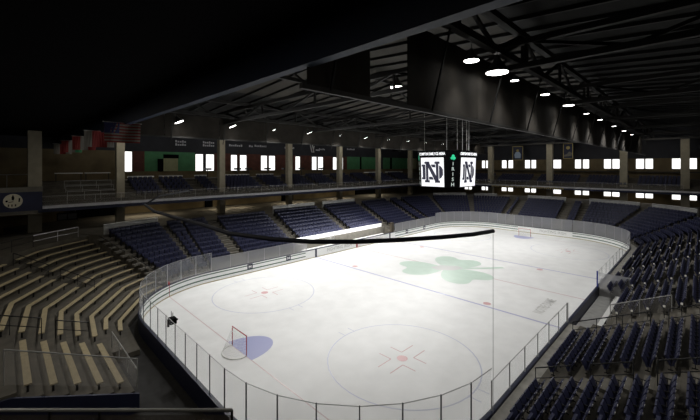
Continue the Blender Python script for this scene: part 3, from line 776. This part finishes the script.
# sponsor marks: strokes of pale print on the dark wall
for wi, (x, z_, w, two) in enumerate(((-16.0,15.55,1.7,1),(-11.5,15.6,2.0,1),(-6.6,15.3,2.6,0),(-3.6,15.3,.9,0),(-1.6,15.4,2.6,0),(5.0,15.3,2.4,0),(13.6,15.3,1.8,0),(22.6,15.6,2.6,0))):
    b = MB()
    for r_ in range(2 if two else 1):
        n = int(w*3); 
        for i in range(n):
            xx = x-w/2+w*i/n; b.box((xx,37.97,z_-.5*r_),(xx+w/n*.72,37.99,z_-.5*r_+(.26 if i % 3 else .36)),'cap')
    o = b.build('wall_lettering'); tag(o, f'faint pale lettering on the dark upper wall, {WLAB[wi]}', 'sign')
t = thing('wing_emblem', 'pale W shaped emblem on the dark upper wall', 'sign', (10.3, 37.97, 15.3)) 
b = MB(); Mw = Matrix.Rotation(PI/2, 4, 'X')
for x in (0, .55): b.prism([(x-.1,1.0),(x+.15,.95),(x+.55,-.6),(x+.3,-.6)], .03, 'plate', Mw)
b.prism([(.95,.8),(1.15,.8),(.85,-.6),(.6,-.6)], .03, 'plate', Mw); b.build('letter', t)
b = MB(); b.box((1.5,-.02,-.2),(2.6,0,.1),'cap'); b.build('lettering', t)

FW = [(22.92,22.08),(21.8,20.98),(18.32,17.55),(17.29,16.52),(13.32,12.25),(11.78,10.73),(8.03,6.95),(6.62,5.67),(2.19,.63),(-2.0,-3.08),(-3.44,-4.5),(-7.05,-8.2),(-8.44,-9.56),(-12.1,-13.28),(-13.5,-14.57),(-17.2,-18.32),(-19.42,-20.4)]
for a, c in FW: window(c, a, 11.3, 13.15, False)
prev = 40
for a, c in FW:
    b = MB(); b.box((50, a+.07, 11.2), (50.3, prev, 13.25), 'wallbrown' if a-prev < 9 else 'black'); struct(b.build('wall_far_panel')); prev = c-.07
b = MB(); b.box((50, -40, 11.2), (50.3, prev, 13.25), 'wallbrown'); struct(b.build('wall_far_panel'))
# lower row of glowing panes under the far balcony, spaced like the upper windows
for a, c in FW[:]:
    t = bpy.data.objects.new(f'window_{wn}', None); COL.objects.link(t); t['kind'] = 'structure'; wn += 1
    b = MB(); b.box((49.9, c, 5.75), (49.98, a, 6.85), 'winE'); b.build('pane', t)
    b = MB(); b.box((49.88, c-.06, 5.69), (50, c, 6.91), 'doorbrown'); b.box((49.88, a, 5.69), (50, a+.06, 6.91), 'doorbrown'); b.build('window_frame', t)
# ledges and lettering band on the far fascia
b = MB(); b.box((49.4,-30,10.6),(50,27,10.75),'truss'); tag(b.build('counter_ledge'), 'thin ledge below the upper windows across the far end', 'ledge')
b = MB()
for i in range(40):
    y = 12.5-.36*i; b.box((BX-.19, y-.2, 7.1+.04*(i % 3)), (BX-.13, y, 7.42+.05*((i*7) % 3)), 'goldframe')
tag(b.build('fascia_lettering'), 'small gold lettering strip on the far balcony front', 'sign')
# things under the left balcony
for x0, x1, lab in ((-12.2,-11.0,'first dark doorway under the balcony'),(3,5.6,'wide dark opening right of the third column'),(24,31,'wide dark concession opening left of the scoreboard'),(-30,-25,'dark opening at the far left of the concourse')):
    b = MB(); b.box((x0,37.6,4.9),(x1,38.0,7.0),'black'); tag(b.build('doorway'), lab+' on the brown wall', 'door')
t = thing('concourse_sign', 'small black framed sign hanging under the left balcony', 'sign', (-31.3, 28, 6.3))
b = MB(); b.box((-.9,-.05,-.4),(.9,.05,.4),'black'); b.box((-.8,-.07,-.3),(-.05,-.05,.3),'steel'); b.box((.05,-.07,-.3),(.8,-.05,.3),'steel'); b.build('panel', t)
for x in (-.7,.7):
    b = MB(); b.box((x,-.02,.4),(x+.04,.02,.85),'steel'); b.build('hanger', t)

# people-like dark clutter is not shown; upper tables instead (furniture in front of the windows)
for i, x in enumerate((-12.3,-7.0,-4.9,-1.0,2.9,6.9,12.2)):
    t = thing('bar_table', f'small grey topped bar table in front of the back windows, {ORD[i]} from the left', 'table', (x, 36.6, 9.9), 0, 'bar tables by the upper windows')
    b = MB(); b.box((-.55,-.3,1.25),(.55,.3,1.55),'truss'); b.build('table_top', t)
    b = MB(); b.cyl((0,0), .06, 0, 1.25, 'steel', 8); b.cyl((0,0), .3, 0, .04, 'steel', 12); b.build('pedestal', t)

# ------------------------------------------------------------------ roof
def zr(y): return 20.4-.075*abs(y)
b = MB()
for s in (-1, 1):
    for x0 in range(-50, 52, 2):
        x1 = x0+2
        for ya, yb, mm in ((0, 13, 'deck'), (13, 40, 'deckshade')):
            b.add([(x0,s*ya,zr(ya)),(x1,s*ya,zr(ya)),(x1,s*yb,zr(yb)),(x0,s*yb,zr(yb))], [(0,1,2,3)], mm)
        b.bar((x0,0,zr(0)-.1),(x0,s*40,zr(40)-.1),.12,.2,'trussdark')
struct(b.build('ceiling'))
def truss(p, q, h, label, m='truss', w=.3, n=12, cat='truss', web=True):
    p = Vector(p); q = Vector(q); b = MB(); up = Vector((0,0,h))
    b.bar(p, q, w, w, m); b.bar(p+up, q+up, w, w, m)
    if web:
        for i in range(n):
            a = p.lerp(q, i/n); c = p.lerp(q, (i+1)/n); b.bar(a, c+up if i % 2 else a+up, w*.5, w*.5, m); b.bar((a+up) if i % 2 == 0 else a, c if i % 2 == 0 else c+up, w*.5, w*.5, m)
    o = b.build('roof_truss'); tag(o, label, cat, 'roof trusses'); return o
for i, x in enumerate((-19.5,-7.1,5.3,17.7,30.1,42.5)):
    truss((x,-38,16.4), (x,38,16.4), 1.1, f'dark steel roof truss spanning across the rink, {ORD[i]} from the camera', n=20, w=.26, m='trussmid')
truss((-31,-.5,17.9),(50,-.5,17.9),1.6,'long steel truss running above the centre of the rink', n=24, w=.25)
truss((-31,-14.35,17.0),(50,-14.35,17.0),1.5,'long steel truss above the right-hand row of lights', n=24, m='trussmid')
truss((-31,14.35,17.0),(50,14.35,17.0),1.5,'long steel truss above the left-hand row of lights', n=24)
truss((-31,-26,16.6),(50,-26,16.6),1.2,'long dark truss high over the right stand', n=24, m='trussdark')
# low black soffit over the near end with its navy edge beam
b = MB(); b.box((-50,-40,15.5),(-31,38,15.7),'black'); struct(b.build('ceiling_soffit'))
b = MB(); b.box((-31.0,-40,14.4),(-30.7,38,15.7),'beamnavy'); tag(b.build('edge_beam'), 'dark navy beam along the edge of the low ceiling at upper left', 'beam')
b = MB(); b.bar((-30.4,-40,15.9),(-30.4,38,15.9),.2,.25,'truss'); tag(b.build('steel_beam'), 'thin grey steel beam just beyond the navy edge beam', 'beam')
# pleated curtains hung along both rows of lights, with a steel bar along their hems
def curtain(x0, x1, y, zt, zb_, label):
    b = MB(); n = max(8, int((x1-x0)*5)); top = []; bot = []
    for i in range(n+1):
        f = i/n; x = x0+(x1-x0)*f; yy = y+.025*math.sin(x*3.1)
        top.append((x, yy, zt-.5*math.sin(f*PI)**2*0)); bot.append((x, yy, zb_))
    m = n+1; back = [(x, yv+.03, zv) for x, yv, zv in top+bot]
    b.add(top+bot+back, [(i,i+1,m+i+1,m+i) for i in range(n)]+[(2*m+m+i,2*m+m+i+1,2*m+i+1,2*m+i) for i in range(n)]+[(i,2*m+i,2*m+i+1,i+1) for i in range(n)], 'fabric')
    o = b.build('hanging_curtain'); tag(o, label, 'curtain', 'curtains along the lights')
curtain(-30.8, -28.3, -13.5, 16.9, 13.95, 'short brown curtain nearest the navy beam in the right-hand row')
for i in range(13): curtain(-26.3+5.4*i, -26.3+5.4*(i+1)-.05, -13.5, 16.9, 13.95, f'brown curtain hanging beside the right-hand lights, {ORD[i]} past the gap')
for i in range(14): curtain(-30.8+5.4*i, -30.8+5.4*(i+1)-.05, 15.3, 16.9, 14.7, f'brown curtain hanging behind the left-hand lights, {ORD[i]} from the near end')
b = MB(); b.bar((-31,-13.5,13.88),(49.9,-13.5,13.88),.12,.14,'truss')
for i in range(16): b.bar((-30+5.2*i,-13.55,13.9),(-30+5.2*i,-14.35,17.0),.06,.06,'trussdark')
tag(b.build('steel_beam'), 'long thin steel bar along the hem of the right-hand curtains', 'beam')
b = MB(); b.bar((-31,15.3,14.63),(49.9,15.3,14.63),.12,.14,'truss')
for i in range(16): b.bar((-30+5.2*i,15.35,14.1),(-30+5.2*i,14.6,17.0),.06,.06,'trussdark')
tag(b.build('steel_beam'), 'long thin steel bar along the hem of the left-hand curtains', 'beam')

# ------------------------------------------------------------------ high-bay lights
def lamp(x, y, label, e=1., tilt=0, size=1., cone=150, aim=5.0, z=16.0, blend=1.0, base=3200):
    t = thing('high_bay_light', label, 'ceiling light', (x, y, z), 0, 'high bay lights above the rink'); t.rotation_euler = (tilt, tilt*2, 0); t.scale = (size, size, size)
    b = MB(); n = 14; prof = [(.12,.75),(.16,.55),(.42,.2),(.49,.0)]
    for k in range(3):
        (r0,z0),(r1,z1) = prof[k], prof[k+1]
        vs = [(r0*math.cos(2*PI*i/n), r0*math.sin(2*PI*i/n), z0) for i in range(n)]+[(r1*math.cos(2*PI*i/n), r1*math.sin(2*PI*i/n), z1) for i in range(n)]
        b.add(vs, [(i,(i+1)%n,n+(i+1)%n,n+i) for i in range(n)], 'brushed')
    b.build('reflector', t, smooth=True)
    b = MB(); b.cyl((0,0), .47, -.02, .03, 'lampE', n); b.build('lens', t)
    b = MB(); b.tube([(0,0,.7),(0,0,1.2)], .03, 'steel', 6); b.build('stem', t)
    s = 1 if y > 0 else -1
    ld = bpy.data.lights.new('high_bay_beam', 'SPOT'); ld.energy = base*e; ld.spot_size = math.radians(cone); ld.spot_blend = blend
    ld.color = (1, .985, .955); ld.shadow_soft_size = .35
    l = bpy.data.objects.new('high_bay_beam', ld); COL.objects.link(l); l.location = (x, y, z-.1)
    tgt = Vector((x*.86 if cone > 100 else x*.95, s*aim, 0)); l.rotation_euler = (tgt-Vector((x, y, z-.1))).to_track_quat('-Z', 'Y').to_euler()
RX = (-23.2,-20.7,-18.6,-13.8,-8.6,-3.2,2.2,9.5,16.5,23.5); RE = (.5,.45,.5,.85,.95,1.05,1.2,1.35,1.35,1.5)
LX = (-24.4,-19.0,-13.9,-8.7,-3.3,2.0,7.3,12.6,18.0,24.0); LE = (1.2,1.1,1,1,1,1,1.05,1.1,1.15,1.4)
for i, x in enumerate(RX): lamp(x, -14.35, f'round white high bay light in the right-hand row, {ORD[i]} from the camera end', RE[i], 0, (.62,1.,.4,.5,.7,.4,.4,.4,.4,.4)[i], 112, 15.5, base=600)
for i, x in enumerate((-21.5,-15.8,-10.5,-5.2,0,5.2,10.5,15.8,21,26)): lamp(x, -5.0, f'added high bay light in the middle row behind the curtains, {ORD[i]} from the near end', (1.3,1.0,.9,.9,.95,1.0,1.05,1.05,1.1,1.4)[i], 0, 1., 100, -1., 17.6, .9, 2350)  # row added out of view, carries most of the light on the ice
for i, x in enumerate(LX): lamp(x, 14.35, f'round white high bay light in the left-hand row, {ORD[i]} from the near end', LE[i], math.radians(-11), (.85,.8,.4,.75,.4,.6,.5,.6,.5,.5)[i])

# concourse lamps under the balconies, then added fill lights without fixtures
def area(loc, sx, sy, e, col=(1, .86, .62), rot=(0,0,0)):
    ld = bpy.data.lights.new('concourse_and_fill', 'AREA'); ld.shape = 'RECTANGLE'; ld.size = sx; ld.size_y = sy; ld.energy = e; ld.color = col
    l = bpy.data.objects.new('concourse_and_fill', ld); COL.objects.link(l); l.location = loc; l.rotation_euler = rot
for x in (-22,-10,2,14,26): area((x, 33.5, 7.05), 6, .4, 140)
for y in (12,0,-12): area((47, y, 7.05), .4, 6, 20)
area((-.5, HY+.9, 2.9), 17, .15, 420, (1,1,1), (math.radians(48), 0, 0))  # added fill that brightens the back wall of the white box
for x in (-24, -8, 8, 24): area((x, 25, 16.2), 10, 1, 130, (1,.95,.85), (math.radians(35), 0, 0))  # added fill for the left columns and upper wall, no fixture
area((-38, 8, 15.3), 2, 18, 260, (1,.93,.8)); area((-40, -12, 15.3), 2, 8, 260, (1,.93,.8))  # added fill under the soffit for the bleachers and near rail
for x in (-24, -8, 8): area((x, -27, 15.9), 8, 2, 300, (1,.95,.87))  # added fill over the right stand, no fixture
for y in (14, 0, -14): area((40, y, 16.2), 1, 10, 95, (1,.95,.85), (0, math.radians(-38), 0))  # added fill tilted at the far wall and banners

# ------------------------------------------------------------------ scoreboard
t = thing('scoreboard', 'square hanging centre scoreboard with two white monogram screens', 'scoreboard', (.1, 0, 0))
hx, hy, cx_, cy_ = 3.1, 2.65, 1.75, 1.65
zb, zt = 9.45, 13.0
def octo(s): return [(-hx*s, cy_*s), (-hx*s, -cy_*s), (-cx_*s, -hy*s), (cx_*1.25*s, -hy*s), (hx*s, -cy_*s), (hx*s, cy_*s), (cx_*s, hy*s), (-cx_*s, hy*s)]
b = MB(); lo = octo(.93); hi = octo(.985)
b.add([(*p, zb) for p in lo]+[(*p, zt+.5) for p in hi], [tuple(range(8)), tuple(range(8,16))[::-1]]+[(i,8+i,8+(i+1)%8,(i+1)%8) for i in range(8)], 'black')
b.build('housing', t)
def face_mtx(pa, pb, z0, z1, sc0, sc1):              # frame: origin bottom centre, x along face, y up, z outward
    A0 = Vector((pa[0]*sc0, pa[1]*sc0, z0)); B0 = Vector((pb[0]*sc0, pb[1]*sc0, z0))
    A1 = Vector((pa[0]*sc1, pa[1]*sc1, z1)); B1 = Vector((pb[0]*sc1, pb[1]*sc1, z1))
    o = (A0+B0)/2; xx = (B0-A0).normalized(); yy = ((A1+B1)/2-o).normalized(); zz = xx.cross(yy).normalized(); yy = zz.cross(xx)
    m = Matrix((xx, yy, zz)).transposed().to_4x4(); m.translation = o+zz*.03
    return m, (B0-A0).length, ((A1+B1)/2-o).length
# interlocking N and D as outline pieces (unit square -.5...5)
def monogram(bm, m, s, mn):
    m = m @ Matrix.Diagonal((1.14, 1, 1, 1))
    def P(pts, zz=.0, h=.012, mm=mn): bm.prism([(x*s, y*s) for x, y in pts], h, mm, m @ Matrix.Translation((0,0,zz)))
    def R_(x0, y0, x1, y1, **k): P([(x0,y0),(x1,y0),(x1,y1),(x0,y1)], **k)
    # D
    R_(-.5,-.36,-.3,-.26); R_(-.5,.26,-.3,.36); R_(-.46,-.36,-.31,.36)
    P([(-.44,.24),(-.44,.36),(.26,.36),(.42,.26),(.5,.12),(.5,-.12),(.42,-.26),(.26,-.36),(-.44,-.36),(-.44,-.22),(.18,-.22),(.27,-.16),(.31,-.06),(.31,.06),(.27,.16),(.18,.22)], .001)
    # N, with a thin white edge that sets it off from the D
    for zz, g, mm in ((.013, .022, 'screenE'), (.015, 0, 'inkN')):
        R_(-.36-g,.39-g,-.12+g,.5, zz=zz, h=.006, mm=mm); R_(.12-g,.39-g,.36+g,.5, zz=zz, h=.006, mm=mm)
        R_(-.36-g,-.5,-.12+g,-.39+g, zz=zz, h=.006, mm=mm); R_(.12-g,-.5,.36+g,-.39+g, zz=zz, h=.006, mm=mm)
        R_(-.30-g,-.46,-.18+g,.46, zz=zz, h=.006, mm=mm); R_(.18-g,-.46,.30+g,.46, zz=zz, h=.006, mm=mm)
        P([(-.30-g,.46),(-.14+g,.46),(.30+g,-.40),(.14-g,-.46)], zz, .006, mm)
sides = octo(1.0)
def screen(i, j, text):
    m, L, H = face_mtx(sides[i], sides[j], zb+.1, zt, .93, .985)
    w = L/2-.12
    b = MB(); b.prism([(-w,0),(w,0),(w,H-.28),(-w,H-.28)], .03, 'screenE', m); sc_ = b.build('screen', t); tag(sc_, 'glowing white screen')
    b = MB(); mm = m.copy(); mm.translation = (m @ Vector((0, (H-.28)/2, .035))); monogram(b, mm, min(2*w*.82, (H-.3)*.74), 'inkN')
    tag(b.build('monogram', sc_), 'navy interlocked N and D')
    p = m @ Vector((0, H+.12, .03)); e = m.to_euler()
    text_mesh('name_lettering', text, .42, 'screenE', t, p, e, .01, sx=L/6.9*1.25, bold=.012)
screen(0, 1, 'COMPTON FAMILY ICE ARENA'); screen(2, 3, 'COMPTON FAMILY ICE ARENA')
def strip_panel(i, j):
    m, L, H = face_mtx(sides[i], sides[j], zb+.1, zt, .93, .985)
    b = MB()
    for k in range(3):
        a = math.radians(90+120*k); c = (.15*math.cos(a), H*.92+.15*math.sin(a))
        b.prism([(c[0]+.16*math.cos(2*PI*q/12), c[1]+.16*math.sin(2*PI*q/12)) for q in range(12)], .02, 'greenE', m)
    b.prism([(-.03,H*.92),(.03,H*.92),(.1,H*.92-.3),(.04,H*.92-.3)], .02, 'greenE', m)
    tag(b.build('shamrock', t), 'glowing green shamrock')
    for q, ch in enumerate('IRISH'):
        text_mesh('vertical_lettering', ch, .52, 'greytextE', t, m @ Vector((0, H*.72-q*.56, .02)), m.to_euler(), .008, bold=.01)
strip_panel(1, 2); strip_panel(7, 0)
for x, y in ((-2.4,-1.4),(-2.4,1.4),(-1.2,-2),(1.6,-2),(2.6,-1.4),(2.6,1.4),(-.4,-2.2),(.6,-2.2)):
    b = MB(); b.tube([(x,y,13.4),(x,y,18.2)], .025, 'rail', 5); b.build('cable', t)
t2 = thing('speaker_cluster', 'small dark speaker boxes hung between the left lights and scoreboard', 'speaker', (12, 16, 14.6))
for k in range(3):
    b = MB(); b.box((-.9+1.0*k,-.5,-.2),(0+1.0*k,.5,1.0),'black'); b.build('speaker_box', t2)
b = MB(); b.tube([(.5,0,1),(.5,0,2.4)], .05, 'steel', 6); b.build('hanger', t2)

# hanging banners on the far side
for y0, y1, z0, z1, lab, kind in ((7.46,9.75,13.1,16.3,'portrait banner in a gold frame with a pale figure, left of the pair',0),(-2.3,-.5,13.3,16.5,'dark banner in a gold frame with a crouching pale figure, right of the pair',1)):
    t = thing('hanging_banner', lab, 'banner', (47, (y0+y1)/2, z0)); w = (y1-y0)/2; h = z1-z0
    b = MB(); b.box((0,-w,0),(.06,w,h),'skin'); b.build('cloth', t)
    b = MB()
    for a, c, p, q in ((-w,w,0,.12),(-w,w,h-.12,h),(-w,-w+.12,0,h),(w-.12,w,0,h)): b.box((-.03,a,p),(.0,c,q),'goldframe')
    b.build('frame', t)
    b = MB(); Mb = Matrix.Rotation(-PI/2, 4, 'Z') @ Matrix.Rotation(PI/2, 4, 'X'); Mb.translation = Vector((-.01,0,0))
    if kind == 0:
        b.prism([(-.6,.5),(.6,.5),(.7,1.3),(.4,1.9),(-.4,1.9),(-.7,1.3)], .03, 'bannerblue', Mb); b.prism(arc(0,2.2,.3,0,360,12)[:-1], .03, 'goldframe', Mb)
    else:
        b.prism([(-.75,.45),(.6,.6),(.75,1.2),(.2,1.5),(-.2,1.0),(-.7,.8)], .03, 'fwhite', Mb); b.prism(arc(0,2.3,.35,0,360,12)[:-1], .03, 'goldframe', Mb)
    b.build('figure', t)
    for yy in (-w*.8, w*.8):
        b = MB(); b.tube([(.03,yy,h),(.03,yy,h+1.2)], .02, 'steel', 5); b.build('hanger', t)

# flags under the near soffit edge
def flag(y, kind, label, w=1.9, h=1.22):
    t = thing('hanging_flag', label, 'flag', (-31.1, y, 13.25), -PI/2, 'national flags')
    b = MB(); N = 12
    def P(u, v): return (.10*math.sin(u*9+v*2)+.03*v, (u-.5)*-w if 0 else (.5-u)*w, h*v)
    def patch(u0, u1, v0, v1, m, off=0.):
        n = max(2, int((u1-u0)*N)); vs = []
        for i in range(n+1):
            u = u0+(u1-u0)*i/n
            for v in (v0, v1): p = P(u, v); vs.append((p[0]-.004-off, p[1], p[2]))
        for i in range(n+1):
            u = u0+(u1-u0)*i/n
            for v in (v0, v1): p = P(u, v); vs.append((p[0]+.004+off, p[1], p[2]))
        q = 2*(n+1)
        b.add(vs, [(2*i,2*i+1,2*i+3,2*i+2) for i in range(n)]+[(q+2*i+2,q+2*i+3,q+2*i+1,q+2*i) for i in range(n)], m)
    if kind == 'us':
        for i in range(13): patch(0, 1, i/13, (i+1)/13, 'fred' if i % 2 == 0 else 'fwhite')
        patch(.6, 1, 6/13, 1, 'fnavy', .006)
    else:
        cols = {'ca': ('fwhite','fred','fred','fwhite'), 'it': ('fgreen','fwhite','fred'), 'dk': ('fred','fwhite','fred'), 'rw': ('fwhite','fred','fwhite'), 'gr': ('fwhite','fgreen','fwhite')}[kind]
        for i, m in enumerate(cols): patch(i/len(cols), (i+1)/len(cols), 0, 1, m)
    b.build('cloth', t)
    b = MB(); b.tube([(0,-w/2-.1,h+.02),(0,w/2+.1,h+.02)], .025, 'rail', 6); b.tube([(0,0,h),(0,0,h+.2)], .015, 'steel', 5); b.build('pole', t)
flag(4.6, 'us', 'striped red and white flag with navy corner, nearest and rightmost of the flags')
flag(11.8, 'ca', 'flag with wide red middle and white sides, second from the right')
flag(18.7, 'dk', 'red flag with white middle stripe, third from the right', 1.7)
flag(26.4, 'it', 'green white and red vertical striped flag, fourth from the right', 1.7)
flag(34.0, 'rw', 'white and red vertical striped flag, leftmost and farthest', 1.7)

# ------------------------------------------------------------------ curved stitching band and near guard rail at the camera's place
def fpt(u, v, F):   # used only to lay the curved band out in plan at constant height
    lat = (u-350)/350*F
    return (CP.x+.7071*(F+lat), CP.y+.7071*(F-lat))
RP = [(-31.04,-6.75),(-32.12,-7.55)]
pts = []
for lat, F in ((-5.30,9.05),(-4.3,7.7),(-3.4,6.8),(-2.60,6.05),(-1.8,5.2),(-1.05,4.78),(-.5,4.62),(0.1,4.62),(.7,4.74),(1.3,4.92),(1.8,5.12),(2.2,5.38)):
    pts.append((CP.x+.7071*(F+lat), CP.y+.7071*(F-lat), 10.8))
t = thing('stitch_band', 'dark navy stand-in rail for the curved stitching band above the ice', 'railing')
b = MB(); b.tube(pts, .031, 'padnavy', 12); b.build('band_tube', t, smooth=True)  # tube made up to carry the dark stitching band, not a known rail
p2 = pts[0]; b = MB(); b.tube([p2, (p2[0]+.9, p2[1]+1.9, 10.86), (p2[0]+2.2, p2[1]+3.0, 10.9)], .026, 'padnavy', 10); b.build('band_branch', t, smooth=True)
b = MB(); b.tube([(pts[-1][0], pts[-1][1], 10.76), (pts[-1][0], pts[-1][1], 0)], .0035, 'postpale', 6); b.build('seam_line', t)  # thin line standing in for the stitching seam
F = 2.2; zrail = 10.265
A = (CP.x+.7071*(F-2.2), CP.y+.7071*(F+2.2)); B_ = (CP.x+.7071*(F-.742), CP.y+.7071*(F+.742))
A0L = math.dist(A, B_)
t = thing('guard_rail', 'thin grey guard rail with posts crossing the bottom left corner', 'railing')
b = MB(); b.tube([(A[0]-.5, A[1]+.5, zrail), (A[0], A[1], zrail), (B_[0], B_[1], zrail)], .011, 'rail', 8); b.build('top_rail', t)
b = MB(); b.prism([(-.72, -1.1), (A0L, -1.1), (A0L, -.03), (-.72, -.03)], .012, 'smoked', Matrix.Translation((A[0], A[1], zrail)) @ Matrix.Rotation(-PI/4, 4, 'Z') @ Matrix.Rotation(PI/2, 4, 'X'))
b.build('infill_panel', t)
for f in (-.2, .215, .43, 1.0):
    x = A[0]+(B_[0]-A[0])*f; y = A[1]+(B_[1]-A[1])*f
    b = MB(); b.tube([(x,y,zrail),(x,y,zrail-1.1)], .008, 'steel', 6); b.build('post', t)

# ------------------------------------------------------------------ world / view
w = bpy.data.worlds.new('world'); sc.world = w; w.use_nodes = True
bg = w.node_tree.nodes['Background']; bg.inputs[0].default_value = (.5, .55, .7, 1); bg.inputs[1].default_value = .004
sc.view_settings.view_transform = 'Standard'; sc.view_settings.look = 'None'
sc.view_settings.exposure = 0; sc.view_settings.gamma = 1; sc.view_settings.use_curve_mapping = False
